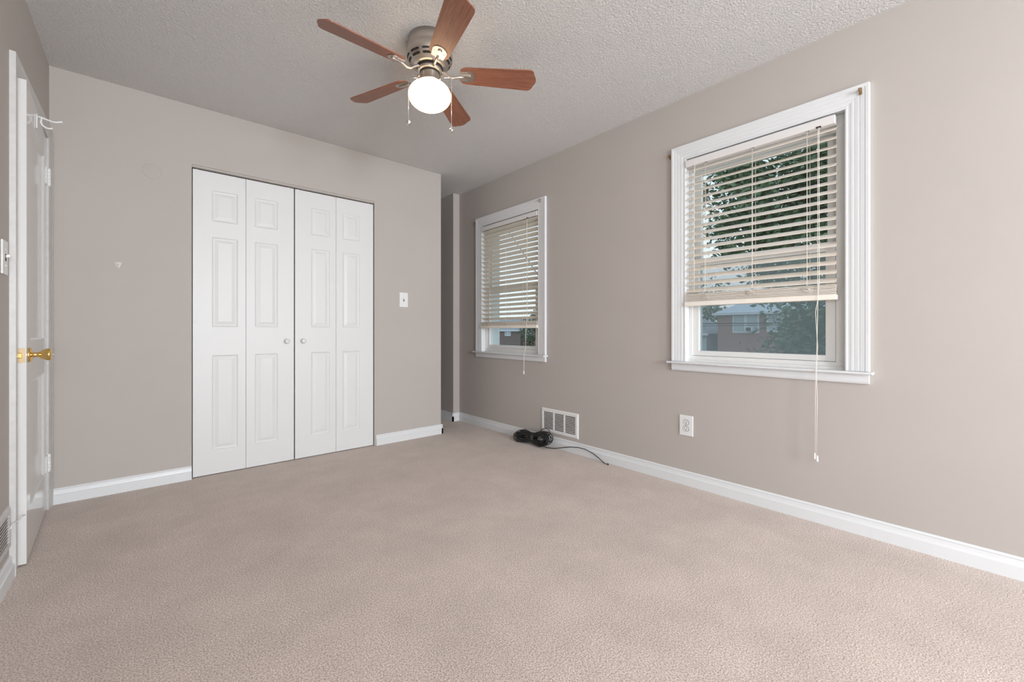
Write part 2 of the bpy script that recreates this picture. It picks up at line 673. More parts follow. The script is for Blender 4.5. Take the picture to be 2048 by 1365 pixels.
# wall behind the camera with the two windows that light the room
b = MB()
bw = [(-0.15, 0.85), (1.25, 2.25)]
bz0, bz1 = 0.6, 2.0
b.box(XL - 0.1, bw[0][0], YB - 0.2, YB, -0.1, ZC + 0.1)
b.box(bw[0][1], bw[1][0], YB - 0.2, YB, -0.1, ZC + 0.1)
b.box(bw[1][1], XR + 0.01, YB - 0.2, YB, -0.1, ZC + 0.1)
for a0, a1 in bw:
    b.box(a0, a1, YB - 0.2, YB, -0.1, bz0)
    b.box(a0, a1, YB - 0.2, YB, bz1, ZC + 0.1)
struct(b.build('wall_back', M['wall']))
b = MB()
b.casing(-1.66, -0.64, 0.69, 1.91, [(0, 0), (0, 0.012), (0.08, 0.02), (0.085, 0)], fL, four=True)
struct(b.build('window_5', M['trim']))  # trim of the added, unseen opening for the side fill
for i, (a0, a1) in enumerate(bw):
    b = MB()
    b.casing(a0, a1, bz0, bz1, [(0, 0), (0, 0.012), (0.08, 0.02), (0.085, 0)], lambda a, c, h: (a, YB + h, c), four=True)
    struct(b.build('window_%d' % (3 + i), M['trim']))

# baseboards -------------------------------------------------------
BP = [(0, 0), (0.0150, 0), (0.0150, 0.052), (0.0140, 0.0535), (0.0105, 0.0545), (0.0085, 0.062), (0.0065, 0.076), (0.0080, 0.0775), (0.0085, 0.081), (0.0065, 0.084), (0.0045, 0.0875), (0, 0.088)]


def baseboard(name, segs):
    b = MB()
    for pts, a0, a1, fn in segs:
        b.prism(pts, a0, a1, fn)
    return struct(b.build(name, M['trim']))


baseboard('baseboard_right', [
    (BP, YB, YA, lambda u, v, a: (XR - u, a, v)),
    (BP, XA - 0.0150, XR, lambda u, v, a: (a, YA - u, v)),
    (BP, YA - 0.0150, 6.0, lambda u, v, a: (XA - u, a, v))])
baseboard('baseboard_closet', [
    (BP, XL, CX0 - 0.001, lambda u, v, a: (a, YC - u, v)),
    (BP, CX1 + 0.012, XE + 0.0150, lambda u, v, a: (a, YC - u, v)),
    (BP, YC - 0.0150, 5.2, lambda u, v, a: (XE + u, a, v))])
baseboard('baseboard_left', [(BP, YB, 2.539, lambda u, v, a: (XL + u, a, v))])
baseboard('baseboard_back', [(BP, XL, XR, lambda u, v, a: (a, YB + u, v))])

# ------------------------------------------------------------------ entry door on the left wall
CASP = [(-0.002, 0), (-0.002, 0.008), (0.004, 0.0105), (0.020, 0.0115), (0.030, 0.0135), (0.060, 0.0150), (0.068, 0.0175), (0.082, 0.0175), (0.083, 0)]
b = MB()
P_ = [(d * 1.0, h) for d, h in CASP]
t = bmesh.new()
loops = []
for d, h in P_:
    top = d * 0.70
    loops.append([t.verts.new(fL(a, c, h)) for a, c in [(DY0 - d - 0.003, 0.0), (DY0 - d - 0.003, DZ1 + top), (DY1 + d + 0.001, DZ1 + top), (DY1 + d + 0.001, 0.0)]])
for i in range(len(P_)):
    j = (i + 1) % len(P_)
    for k in range(3):
        t.faces.new((loops[i][k], loops[i][k + 1], loops[j][k + 1], loops[j][k]))
t.faces.new([l[0] for l in loops])
t.faces.new([l[3] for l in loops][::-1])
bmesh.ops.recalc_face_normals(t, faces=t.faces[:])
b.merge(t)
# jambs and stops
b.box(XL - 0.115, XL + 0.001, DY0 - 0.016, DY0 - 0.002, 0, DZ1 + 0.014)
b.box(XL - 0.115, XL + 0.001, DY1 + 0.002, DY1 + 0.016, 0, DZ1 + 0.014)
b.box(XL - 0.115, XL + 0.001, DY0 - 0.002, DY1 + 0.002, DZ1, DZ1 + 0.014)
b.box(XL - 0.075, XL - 0.045, DY0 - 0.002, DY0 + 0.010, 0, DZ1)
b.box(XL - 0.075, XL - 0.045, DY1 - 0.010, DY1 + 0.002, 0, DZ1)
b.box(XL - 0.075, XL - 0.045, DY0, DY1, DZ1 - 0.012, DZ1)
struct(b.build('trim_1', M['old_trim']))

DW, DH, DT = 0.738, 1.994, 0.035
door = empty('door_1', (XL + 0.001, DY1 - 0.003, 0.008), (0, 0, rad(-90 + 2.45)))
struct(door)
# local x runs from hinge (0) to latch (DW); front (room side) faces the room
# leaf is built with its front at y=0 facing -y, so turn it round
leaf_m = Matrix.Rotation(0, 4, 'Z')
b = MB()
t2 = MB()
t2.slab(DW, DH, DT, [(0.105, DW - 0.105, 0.205, 0.745), (0.105, DW - 0.105, 0.915, 1.875)],
        [(0.004, 0.001), (0.012, 0.009), (0.018, 0.011), (0.019, 0.012)])
# mirror to face +y (local) : after the door rotation local +y points to the room
for v in t2.bm.verts:
    v.co.y = -v.co.y
bmesh.ops.reverse_faces(t2.bm, faces=t2.bm.faces[:])
leaf = t2.build('door_leaf', M['door_gloss'], door)
# knob: rose, neck, knob turned about local y
ky, kz = DW - 0.062, 0.858
RY = Matrix.Rotation(rad(-90), 4, 'X')
b = MB()
b.lathe([(0, -0.001), (0.031, -0.001), (0.032, 0.003), (0.027, 0.008), (0.014, 0.011), (0.011, 0.016), (0.0105, 0.026), (0.013, 0.032),
         (0.020, 0.040), (0.0245, 0.050), (0.0265, 0.058), (0.0262, 0.062), (0.022, 0.066), (0.014, 0.0665), (0.006, 0.069), (0.0, 0.069)],
        36, T((ky, 0, kz)) @ RY)
kn = b.build('door_knob', M['brass'], door, label='polished brass tulip knob')
b = MB()
b.lathe([(0, 0.068), (0.0035, 0.068), (0.0035, 0.072), (0, 0.0725)], 12, T((ky, 0, kz)) @ RY)
b.build('lock_button', M['chrome'], kn)
b = MB()
b.box(DW - 0.0005, DW + 0.0015, -0.030, -0.005, kz - 0.029, kz + 0.029, 0.0004)
lp = b.build('latch_plate', M['old_brass'], door, label='worn brass latch plate on the door edge')
b = MB()
b.box(DW + 0.001, DW + 0.009, -0.024, -0.011, kz - 0.010, kz + 0.010, 0.002)
b.build('latch_bolt', M['brass'], lp)


def hinge(zc):
    b = MB()
    for k in range(5):
        b.lathe([(0, -0.0086), (0.0078, -0.0086), (0.0084, -0.0076), (0.0084, 0.0076), (0.0078, 0.0086), (0, 0.0086)], 14, T((-0.004, 0.008, zc + (k - 2) * 0.018)))
    b.lathe([(0, 0.044), (0.0068, 0.044), (0.0068, 0.047), (0.003, 0.050), (0, 0.050)], 14, T((-0.004, 0.008, zc)))
    b.lathe([(0, -0.050), (0.003, -0.050), (0.0068, -0.047), (0.0068, -0.044), (0, -0.044)], 14, T((-0.004, 0.008, zc)))
    b.box(0.000, 0.034, -0.0005, 0.0035, zc - 0.044, zc + 0.044, 0.0008)
    b.box(-0.040, -0.004, 0.010, 0.0150, zc - 0.044, zc + 0.044, 0.0008)
    return b.build('hinge', M['hinge'], door, label='white painted butt hinge')


hinge(1.79)
hinge(0.245)

# coat hook on the door
hx, hz = DW - 0.300, 1.935
hk = empty('coat_hook', door.matrix_basis @ Vector((0, 0, 0)))
hk.location = door.location + Vector((0, 0, 0))
hk.rotation_euler = door.rotation_euler
tag(hk, 'white double coat hook screwed high on the glossy white door', 'hook')
b = MB()
b.box(hx - 0.008, hx + 0.008, 0.0002, 0.005, hz - 0.037, hz + 0.030, 0.002)
b.build('mounting_plate', M['plastic'], hk)
b = MB()
up_ = [(hx, 0.004, hz + 0.020), (hx, 0.018, hz + 0.019), (hx + .004, 0.034, hz + 0.014), (hx + .007, 0.052, hz + 0.009), (hx + .009, 0.066, hz + 0.010), (hx + .010, 0.080, hz + 0.016)]
b.tube(up_, 0.0038, 10, radii=[0.005, 0.0045, 0.0038, 0.0036, 0.0038, 0.0042])
b.lathe([(0, -0.005), (0.0045, -0.003), (0.0055, 0), (0.0045, 0.003), (0, 0.005)], 12, T((hx + .010, 0.081, hz + 0.016)))
b.build('upper_prong', M['plastic'], hk)
b = MB()
lo_ = [(hx, 0.018, hz + 0.018), (hx, 0.015, hz - 0.002), (hx, 0.020, hz - 0.016), (hx, 0.032, hz - 0.024), (hx, 0.044, hz - 0.024), (hx, 0.053, hz - 0.019)]
b.tube(lo_, 0.0038, 10)
b.build('lower_prong', M['plastic'], hk)

# ------------------------------------------------------------------ closet: track, bifold doors
b = MB()
b.box(CX0 + 0.001, CX1 - 0.001, YC + 0.012, YC + 0.045, CZ1 - 0.016, CZ1 - 0.001)
b.box(CX0 + 0.001, CX1 - 0.001, YC - 0.0005, YC + 0.003, CZ1 - 0.0145, CZ1 - 0.002)
struct(b.build('trim_2', M['wall']))

PROF = [(0.006, 0.0045), (0.012, 0.006), (0.016, 0.006), (0.036, 0.0015), (0.037, 0.0015)]
ZB = 0.006
HB = 2.025


def bifold(name, x0, xm, x1, px, kx):
    d = empty(name, (x0, YC + 0.010, ZB))
    struct(d)
    for (a0, a1, p0, p1) in ((x0, xm, px[0][0], px[0][1]), (xm, x1, px[1][0], px[1][1])):
        b = MB()
        ww = a1 - a0 - 0.0022
        pan = [(p0 - a0, p1 - a0, za - ZB, zb - ZB) for za, zb in ((0.165, 0.803), (0.994, 1.598), (1.704, 1.912))]
        b.slab(ww, HB, 0.030, pan, PROF)
        b.build('door_leaf', M['bifold'], d, T((a0 - x0 + 0.0011, 0, 0)))
    b = MB()
    b.lathe([(0, 0), (0.009, 0), (0.008, 0.008), (0.011, 0.013), (0.0175, 0.018), (0.0185, 0.023), (0.0165, 0.028), (0.009, 0.031), (0, 0.032)],
            24, T((kx - x0, 0.0, 0.891 - ZB)) @ Matrix.Rotation(rad(90), 4, 'X'))
    b.build('door_knob', M['bifold'], d, label='small round white knob')
    # pivot pins into the track
    b = MB()
    for xp in (0.025, x1 - x0 - 0.035):
        b.lathe([(0, 0), (0.004, 0), (0.004, 0.012), (0, 0.012)], 10, T((xp, 0.016, HB)))
    b.build('pivot_pin', M['chrome'], d)
    return d


bifold('door_2', 0.2375, 0.5375, 0.8460, ((0.341, 0.489), (0.591, 0.737)), 0.796)
bifold('door_3', 0.8520, 1.1520, 1.4575, ((0.966, 1.103), (1.203, 1.341)), 0.909)

# ------------------------------------------------------------------ things on the closet wall
b = MB()
b.lathe([(0, 0.0), (0.046, 0.0), (0.0455, 0.0012), (0.044, 0.0016), (0.0, 0.0018)], 48, T((0.034, YC, 1.960)) @ Matrix.Rotation(rad(90), 4, 'X'))
o = b.build('cover_plate', M['patch'])
tag(o, 'round taupe painted cover plate high on the wall left of the closet', 'cover plate')

o = empty('wall_hook', (-0.119, YC, 1.362))
tag(o, 'tiny pale hook left on the taupe wall below the round cover plate', 'hook')
b = MB()
b.prism([(-0.018, 0.016), (0.018, 0.016), (0.005, -0.018), (-0.005, -0.018)], 0, 0.004, lambda u, v, a: (u, -a, v))
b.build('back_plate', M['hook_pale'], o)
b = MB()
b.tube([(0, -0.004, 0.004), (0, -0.014, -0.002), (0.0, -0.018, -0.010), (0, -0.014, -0.016)], 0.0022, 8)
b.tube([(-0.009, -0.004, 0.012), (-0.003, -0.010, 0.002)], 0.002, 8)
b.tube([(0.009, -0.004, 0.012), (0.003, -0.010, 0.002)], 0.002, 8)
b.build('hook_prong', M['plastic'], o)


def switch_plate(name, loc, rz, label, ww=0.080, hh=0.128):
    o = empty(name, loc, (0, 0, rz))
    tag(o, label, 'light switch')
    b = MB()
    b.box(-ww / 2, ww / 2, -0.006, 0, -hh / 2, hh / 2, 0.0025)
    b.build('wall_plate', M['plastic'], o)
    b = MB()
    b.box(-0.0055, 0.0055, -0.0075, -0.0055, -0.013, 0.013)
    b.build('toggle_slot', M['dark_gap'], o)
    b = MB()
    b.box(-0.0045, 0.0045, -0.020, -0.006, -0.004, 0.006, 0.0015, mtx=Matrix.Rotation(rad(-22), 4, 'X'))
    b.build('toggle', M['plastic'], o)
    for z in (0.031, -0.031):
        b = MB()
        b.lathe([(0, 0), (0.0032, 0), (0.0028, 0.0015), (0, 0.0018)], 12, T((0, -0.006, z)) @ Matrix.Rotation(rad(90), 4, 'X'))
        b.build('screw', M['plastic'], o)
    return o


switch_plate('light_switch', (1.729, YC, 1.241), 0, 'white toggle light switch on the taupe wall right of the closet doors')
switch_plate('light_switch', (XL, 2.448, 1.243), rad(90), 'white toggle light switch on the left wall beside the door casing, cut by the frame')

# ------------------------------------------------------------------ outlet, vents
o = empty('wall_outlet', (XR, 1.299, 0.373), (0, 0, rad(-90)))
tag(o, 'white double wall outlet on the wall below the near window', 'outlet')
b = MB()
b.box(-0.044, 0.044, -0.006, 0, -0.064, 0.064, 0.0025)
b.build('wall_plate', M['plastic'], o)
for zc in (0.020, -0.020):
    b = MB()
    pts = []
    for k in range(28):
        a = 2 * pi * k / 28
        pts.append((0.0172 * cos(a), max(-0.0145, min(0.0145, 0.0172 * sin(a)))))
    b.prism(pts, 0.004, 0.0085, lambda u, v, a: (u, -a, v + zc))
    rc = b.build('receptacle', M['plastic'], o)
    b = MB()
    b.box(-0.0078, -0.0054, -0.0089, -0.008, zc - 0.001, zc + 0.008)
    b.box(0.0054, 0.0078, -0.0089, -0.008, zc - 0.001, zc + 0.008)
    b.lathe([(0, 0), (0.003, 0), (0.003, 0.0008), (0, 0.0008)], 12, T((0, -0.0082, zc - 0.008)) @ Matrix.Rotation(rad(90), 4, 'X'))
    b.build('slots', M['dark_gap'], rc)
    # dark seam round each receptacle
    b = MB()
    b.prism([(u * 1.13, v * 1.14) for u, v in pts], 0.0035, 0.0064, lambda u, v, a: (u, -a, v + zc))
    b.build('seam', M['dark_gap'], rc)
b = MB()
b.lathe([(0, 0), (0.003, 0), (0.003, 0.001), (0, 0.0012)], 12, T((0, -0.006, 0)) @ Matrix.Rotation(rad(90), 4, 'X'))
b.build('screw', M['nickel'], o)


def vent(name, loc, rz, ww, hh, rows, cols, label, paint='plastic', back='dark_gap'):
    """register with a raised rim and louvre rows in columns; local x along the wall, -y into the room"""
    o = empty(name, loc, (0, 0, rz))
    tag(o, label, 'vent')
    b = MB()
    rim = 0.012
    b.casing(-ww / 2 + 0.028, ww / 2 - 0.028, -hh / 2 + 0.028, hh / 2 - 0.028,
             [(0, 0.002), (0, 0.0085), (0.018, 0.0085), (0.022, 0.006), (0.027, 0.004), (0.028, 0.0)], lambda a, c, h: (a, -h, c), four=True)
    cw = (ww - 0.056) / cols
    for k in range(1, cols):
        xc = -ww / 2 + 0.028 + k * cw
        b.box(xc - 0.007, xc + 0.007, -0.0085, -0.001, -hh / 2 + 0.026, hh / 2 - 0.026)
    b.build('frame', M[paint], o)
    b = MB()
    b.box(-ww / 2 + 0.02, ww / 2 - 0.02, -0.002, -0.0005, -hh / 2 + 0.02, hh / 2 - 0.02)
    b.build('vent_backing', M[back], o)  # flat sheet on the wall, by default dark for the shaded hollow
    for c in range(cols):
        b = MB()
        x0 = -ww / 2 + 0.027 + c * cw + (0.006 if c else 0)
        x1 = -ww / 2 + 0.029 + (c + 1) * cw - (0.006 if c < cols - 1 else 0)
        ih = hh - 0.056
        for r in range(rows + 1):
            zc = -ih / 2 + ih * r / rows
            b.box(x0, x1, -0.0006, 0.0006, -0.0036, 0.0036, mtx=T((0, -0.0066, zc)) @ Matrix.Rotation(rad(22), 4, 'X'))
        b.build('louvers', M[paint], o)
    for sx_ in (-1, 1):
        b = MB()
        b.lathe([(0, 0), (0.0035, 0), (0.003, 0.0015), (0, 0.002)], 12, T((sx_ * (ww / 2 - 0.012), -0.0075, 0)) @ Matrix.Rotation(rad(90), 4, 'X'))
        b.build('screw', M['nickel'], o)
    return o


vent('wall_vent', (XR, 2.379, 0.214), rad(-90), 0.408, 0.200, 11, 3, 'white slatted wall vent above the baseboard behind the black cable')
vent('wall_vent', (XL, 2.315, 0.206), rad(90), 0.410, 0.165, 9, 1, 'grey painted wall vent low on the left wall, cut by the frame edge', 'old_trim', 'patch')
b = MB()
b.tube([(XL + 0.009, 2.500, 0.205), (XL + 0.013, 2.515, 0.216), (XL + 0.020, 2.532, 0.218), (XL + 0.0225, 2.560, 0.216), (XL + 0.024, 2.600, 0.216), (XL + 0.030, 2.618, 0.214)], 0.0018, 6)
o = b.build('cord_stub', M['plastic'])
tag(o, 'short thin white cord between the left wall vent and the door edge', 'cord')

# ------------------------------------------------------------------ windows
WCP = [(-0.004, 0), (-0.004, 0.012), (0.0, 0.0140), (0.005, 0.0138), (0.007, 0.0125), (0.016, 0.0130), (0.018, 0.0142), (0.026, 0.0150), (0.032, 0.0146), (0.036, 0.0154),
       (0.046, 0.0164), (0.052, 0.0162), (0.056, 0.0172), (0.068, 0.0182), (0.072, 0.0182), (0.075, 0.0200), (0.087, 0.0205), (0.089, 0)]


def window(name, W, apron_h, rail_z, screen):
    y0, y1, z0, z1 = W
    win = empty(name, (XR, (y0 + y1) / 2, z0))
    struct(win)
    I = win.matrix_basis.inverted()
    loc = T((-XR, -(y0 + y1) / 2, -z0))

    def part(b, nm, m, parent=None, label=None):
        o = b.build(nm, m, win if parent is None else parent, label=label)
        if parent is None:
            o.matrix_local = loc
        return o
    b = MB()
    b.casing(y0, y1, z0 + 0.001, z1, WCP, fR)
    part(b, 'casing', M['trim'])
    # stool and apron
    b = MB()
    b.prism([(0.001, -0.012), (0.050, -0.012), (0.054, -0.009), (0.055, -0.005), (0.053, -0.001), (0.048, 0.0), (0.001, 0.0)], y0 - 0.104, y1 + 0.104,
            lambda u, v, a: (XR - u, a, z0 + v))
    b.box(XR - 0.001, XR + 0.040, y0 + 0.0005, y1 - 0.0005, z0 - 0.012, z0)
    part(b, 'stool', M['trim'])
    b = MB()
    b.prism([(0.0, 0.0), (0.020, 0.0), (0.020, -apron_h + 0.012), (0.017, -apron_h + 0.004), (0.014, -apron_h), (0, -apron_h)], y0 - 0.087, y1 + 0.087,
            lambda u, v, a: (XR - u, a, z0 - 0.012 + v))
    part(b, 'apron', M['trim'])
    # jamb liner boards
    b = MB()
    xo = XR + WT
    b.box(XR + 0.0005, xo, y0 - 0.013, y0, z0 - 0.012, z1 + 0.013)
    b.box(XR + 0.0005, xo, y1, y1 + 0.013, z0 - 0.012, z1 + 0.013)
    b.box(XR + 0.0005, xo, y0, y1, z1, z1 + 0.013)
    b.box(XR + 0.040, xo + 0.02, y0, y1, z0 - 0.013, z0 - 0.001)
    part(b, 'jamb', M['trim'])
    # vinyl frame with sloped sill
    xf = XR + 0.040
    fy0, fy1, fz1 = y0 + 0.052, y1 - 0.022, z1 - 0.060
    fyL = y1 - 0.022
    b = MB()
    b.box(xf, xf + 0.020, y0 + 0.0005, y0 + 0.050, z0, z1 - 0.0005, 0.0015)
    b.box(xf, xf + 0.020, y1 - 0.022, y1 - 0.0005, z0, z1 - 0.0005, 0.0015)
    b.box(xf - 0.0015, xf + 0.024, y0 + 0.0008, y1 - 0.0008, z1 - 0.062, z1 - 0.0008, 0.0015)
    b.box(xf + 0.004, xf + 0.024, y0 + 0.0505, y1 - 0.0225, z1 - 0.080, z1 - 0.0620, 0.002)
    b.prism([(xf - 0.012, z0), (xf - 0.012, z0 + 0.012), (xf - 0.004, z0 + 0.016), (xf, z0 + 0.036), (xf + 0.110, z0 + 0.036), (xf + 0.110, z0)], y0 + 0.0005, y1 - 0.0005,
            lambda u, v, a: (u, a, v))
    # side tracks outside the sashes
    b.box(xf + 0.020, xf + 0.100, y0 + 0.0005, y0 + 0.012, z0, z1 - 0.0005)
    b.box(xf + 0.020, xf + 0.100, y1 - 0.012, y1 - 0.0005, z0, z1 - 0.0005)
    b.box(xf + 0.024, xf + 0.100, y0 + 0.0005, y1 - 0.0005, z1 - 0.030, z1 - 0.0005)
    part(b, 'frame', M['vinyl'])

    def sash(xs, zb, zt, sb, st, nm):
        sy0, sy1 = y0 + 0.052, y1 - 0.018
        b = MB()
        b.box(xs, xs + 0.028, sy0, sy0 + 0.042, zb, zt, 0.0015)
        b.box(xs, xs + 0.028, sy1 - 0.042, sy1, zb, zt, 0.0015)
        b.box(xs + 0.0003, xs + 0.0277, sy0 + 0.040, sy1 - 0.040, zb, zb + sb, 0.0015)
        b.box(xs + 0.0003, xs + 0.0277, sy0 + 0.040, sy1 - 0.040, zt - st, zt, 0.0015)
        s = part(b, nm, M['vinyl'])
        b = MB()
        b.box(xs + 0.012, xs + 0.016, sy0 + 0.041, sy1 - 0.041, zb + sb - 0.001, zt - st + 0.001)
        p = b.build('pane', M['glass'], s)
        return s
    lo = sash(xf + 0.006, z0 + 0.038, rail_z, 0.030, 0.046, 'lower_sash')
    sash(xf + 0.040, rail_z - 0.040, z1 - 0.062, 0.040, 0.036, 'upper_sash')
    # dark strip standing in for shade in the gap between sash and track
    b = MB()
    b.box(xf + 0.005, xf + 0.010, y1 - 0.0215, y1 - 0.0185, z0 + 0.037, rail_z)
    part(b, 'sash_seam', M['sash_gap'])
    # exterior screen and its frame
    if not screen:
        return win
    xs_ = xf + 0.085
    b = MB()
    b.box(xs_, xs_ + 0.010, y0 + 0.012, y0 + 0.030, z0 + 0.03, rail_z)
    b.box(xs_, xs_ + 0.010, y1 - 0.030, y1 - 0.012, z0 + 0.03, rail_z)
    b.box(xs_, xs_ + 0.010, y0 + 0.012, y1 - 0.012, rail_z - 0.018, rail_z)
    b.box(xs_, xs_ + 0.010, y0 + 0.012, y1 - 0.012, z0 + 0.03, z0 + 0.048)
    sf = part(b, 'screen_frame', M['ext_white'])
    b = MB()
    b.box(xs_ + 0.004, xs_ + 0.006, y0 + 0.029, y1 - 0.029, z0 + 0.047, rail_z - 0.017)
    b.build('insect_screen', M['screen'], sf)
    return win


window('window_1', W1, 0.046, 1.418, True)
window('window_2', W2, 0.046, 1.405, False)


# ------------------------------------------------------------------ curtain rod brackets
def bracket(y, z, inner, label, m):
    o = empty('curtain_rod_bracket', (XR, y, z))
    tag(o, label, 'bracket', 'old curtain rod brackets on the window casings')
    b = MB()
    h0 = 0.0 if inner == 0 else 0.021
    b.box(-h0 - 0.002, -h0, -0.006, 0.006, -0.016, 0.016, 0.0006)
    b.build('back_plate', m, o)
    b = MB()
    b.box(-h0 - 0.022, -h0 - 0.002, -0.0015, 0.0015, -0.006, 0.006, 0.0006)
    b.box(-h0 - 0.024, -h0 - 0.021, -0.005, 0.005, -0.007, 0.009, 0.0008)
    b.build('arm', m, o)
    b = MB()
    b.lathe([(0, 0), (0.003, 0), (0.002, 0.002), (0, 0.002)], 10, T((-h0 - 0.002, 0, -0.011)) @ Matrix.Rotation(rad(-90), 4, 'Y'))
    b.build('screw', M['old_brass'], o)
    return o


bracket(1.409, 2.093, 0, 'small worn rod bracket at the far top corner of the near window', M['old_brass'])
bracket(0.438, 2.098, 1, 'small worn rod bracket on the near top corner of the near window casing', M['old_brass'])
bracket(3.545, 2.070, 0, 'small rod bracket at the far top corner of the far window', M['nickel'])
bracket(2.580, 2.080, 1, 'small rod bracket on the near top corner of the far window casing', M['nickel'])


# ------------------------------------------------------------------ blinds
def blind(name, W, y0, y1, ztop, zstack, zbot, pitch, tilt, strings, cord_y, cord_bot, tilt_y, label, lean=0.0):
    """slats run along y; tilt > 0 raises the room edge"""
    o = empty(name, (XR, (y0 + y1) / 2, ztop))
    tag(o, label, 'window blind', 'cream slatted blinds in the windows')
    ox, oy, oz = o.location
    L = T((-ox, -oy, -oz))
    x0, x1 = XR - 0.022, XR + 0.030
    xc = (x0 + x1) / 2

    def part(b, nm, m, lb=None):
        q = b.build(nm, m, o, label=lb)
        q.matrix_local = L
        return q
    b = MB()
    b.box(x0 + 0.002, x1, y0 + 0.004, y1 - 0.002, ztop - 0.042, ztop, 0.002)
    for ys_ in strings:
        b.box(x0 + 0.006, x0 + 0.014, ys_ - 0.008, ys_ + 0.008, ztop - 0.0425, ztop - 0.0418, mi=1)
    b.box(x0 + 0.0015, x0 + 0.010, cord_y - 0.011, cord_y + 0.011, ztop - 0.0428, ztop - 0.036, mi=1)
    q = b.build('headrail', [M['headrail'], M['dark_gap']], o)
    q.matrix_local = L
    # slats
    zs = []
    z = ztop - 0.062
    while z > zstack + 0.020:
        zs.append(z)
        z -= pitch
    me = None
    proto = None

    def slat_mesh():
        b = MB()
        pts = []
        n = 6
        for i in range(n + 1):
            u = -0.0245 + 0.049 * i / n
            pts.append((u, 0.0016 - 0.0016 * (u / 0.0245) ** 2 + 0.0014))
        for i in range(n, -1, -1):
            u = -0.0245 + 0.049 * i / n
            pts.append((u, 0.0016 - 0.0016 * (u / 0.0245) ** 2 - 0.0014))
        b.prism(pts, -(y1 - y0) / 2 + 0.001, (y1 - y0) / 2 - 0.001, lambda u, v, a: (u, a, v))
        return b.build('slat', M['cream'], o)
    proto = slat_mesh()
    nst = max(3, int(round((zstack - zbot - 0.027) / 0.0046)))
    rs = random.Random(3)
    allz = [(zz, tilt) for zz in zs] + [(zbot + 0.0285 + 0.0046 * k, rs.uniform(-0.012, 0.012)) for k in range(nst)]
    for i, (zz, ti) in enumerate(allz):
        s = proto if i == 0 else proto.copy()
        if i:
            COL.objects.link(s)
            s.parent = o
        s.matrix_local = T((xc - ox, rs.uniform(-0.0015, 0.0015), zz - oz)) @ Matrix.Rotation(ti, 4, 'Y') @ Matrix.Rotation(rs.uniform(-0.0006, 0.0006) + lean * 0, 4, 'X')
    b = MB()
    b.box(x0 - 0.004, x1 + 0.002, y0 - 0.003, y1 + 0.002, zbot, zbot + 0.0260, 0.003)
    part(b, 'bottom_rail', M['cream_rail'])
    # ladder strings front and back, lift cord in the middle
    ctilt, stilt = cos(tilt) * 0.0255, sin(tilt) * 0.0255
    for ys_ in strings:
        b = MB()
        for dx, dy in ((-1, 0.0), (1, 0.0), (0, 0.006)):
            if dx:
                p = [(xc + dx * 0.0262, ys_, ztop - 0.042), (xc + dx * 0.0262, ys_ + 0.0, zstack + 0.01), (xc + dx * 0.0268, ys_ + 0.003, zstack - 0.002)]
            else:
                p = [(xc, ys_ + dy, ztop - 0.042), (xc, ys_ + dy, zbot + 0.02)]
            b.tube(p, 0.0011, 6)
        part(b, 'ladder_cord', M['cord'])
    # slack ladder cord bunched in front of the stacked slats
    for ys_ in strings:
        p = []
        for k in range(5):
            a0 = rs.uniform(0, 6.28)
            rr, rz = rs.uniform(0.010, 0.020), rs.uniform(0.004, 0.010)
            cy, cz = ys_ + rs.uniform(-0.012, 0.012), zstack - rs.uniform(0.010, 0.035)
            for j in range(14):
                t_ = 2 * pi * j / 14
                p.append((x0 - 0.0030 - 0.0006 * k + 0.001 * sin(3 * t_ + a0), cy + rr * cos(t_) * (1 + 0.3 * sin(2 * t_ + a0)), cz + rz * sin(t_ + a0)))
        b = MB()
        b.tube(p, 0.0009, 5)
        part(b, 'slack_cord', M['cord'])
    # tilt cord
    b = MB()
    b.tube([(x0 + 0.008, tilt_y, ztop - 0.040), (x0 - 0.002, tilt_y, ztop - 0.075), (x0 - 0.003, tilt_y, ztop - 0.40), (x0 - 0.003, tilt_y + 0.002, zstack + 0.01)], 0.0022, 6)
    part(b, 'tilt_cord', M['cord'])
    # pull cords in front of the sill, two strands with tassels
    xh = XR - 0.062
    zsill = W[2]
    b = MB()
    s1 = [(x0 + 0.004, cord_y, ztop - 0.040), (x0 - 0.004, cord_y + 0.001, ztop - 0.07), (x0 - 0.006, cord_y + 0.001, zbot + 0.10),
          (x0 - 0.012, cord_y - 0.001, zbot - 0.01), (xh + 0.02, cord_y + 0.001, (zbot + zsill) / 2 - 0.06), (xh, cord_y + 0.001, zsill - 0.01), (xh, cord_y + 0.002, zsill - 0.12), (xh, cord_y + 0.004, cord_bot + 0.03)]
    s2 = [(x0 + 0.004, cord_y - 0.003, ztop - 0.040), (x0 - 0.004, cord_y - 0.004, ztop - 0.07), (x0 - 0.006, cord_y - 0.006, zbot + 0.10),
          (x0 - 0.012, cord_y + 0.001, zbot - 0.01), (x0 - 0.014, cord_y + 0.008, zbot - 0.06), (xh + 0.02, cord_y - 0.002, (zbot + zsill) / 2 - 0.06), (xh, cord_y - 0.002, zsill - 0.01), (xh, cord_y - 0.005, zsill - 0.14), (xh, cord_y - 0.002, cord_bot + 0.03)]
    strands = ((s1, 0.005, 0.010), (s2, -0.005, 0.0)) if lean == 0 else ((s1, 0.0, 0.0), (s2, None, 0.0))
    for sp, dy, dz in strands:
        b = MB()
        b.tube(sp, 0.0013, 6)
        lc = part(b, 'pull_cord', M['cord'])
        if dy is None:
            continue
        b = MB()
        b.lathe([(0, 0), (0.0055, 0.0), (0.0058, 0.004), (0.0038, 0.026), (0.0025, 0.030), (0, 0.030)], 14, T((xh, cord_y + dy, cord_bot + dz)))
        b.build('tassel', M['plastic'], lc)
    return o


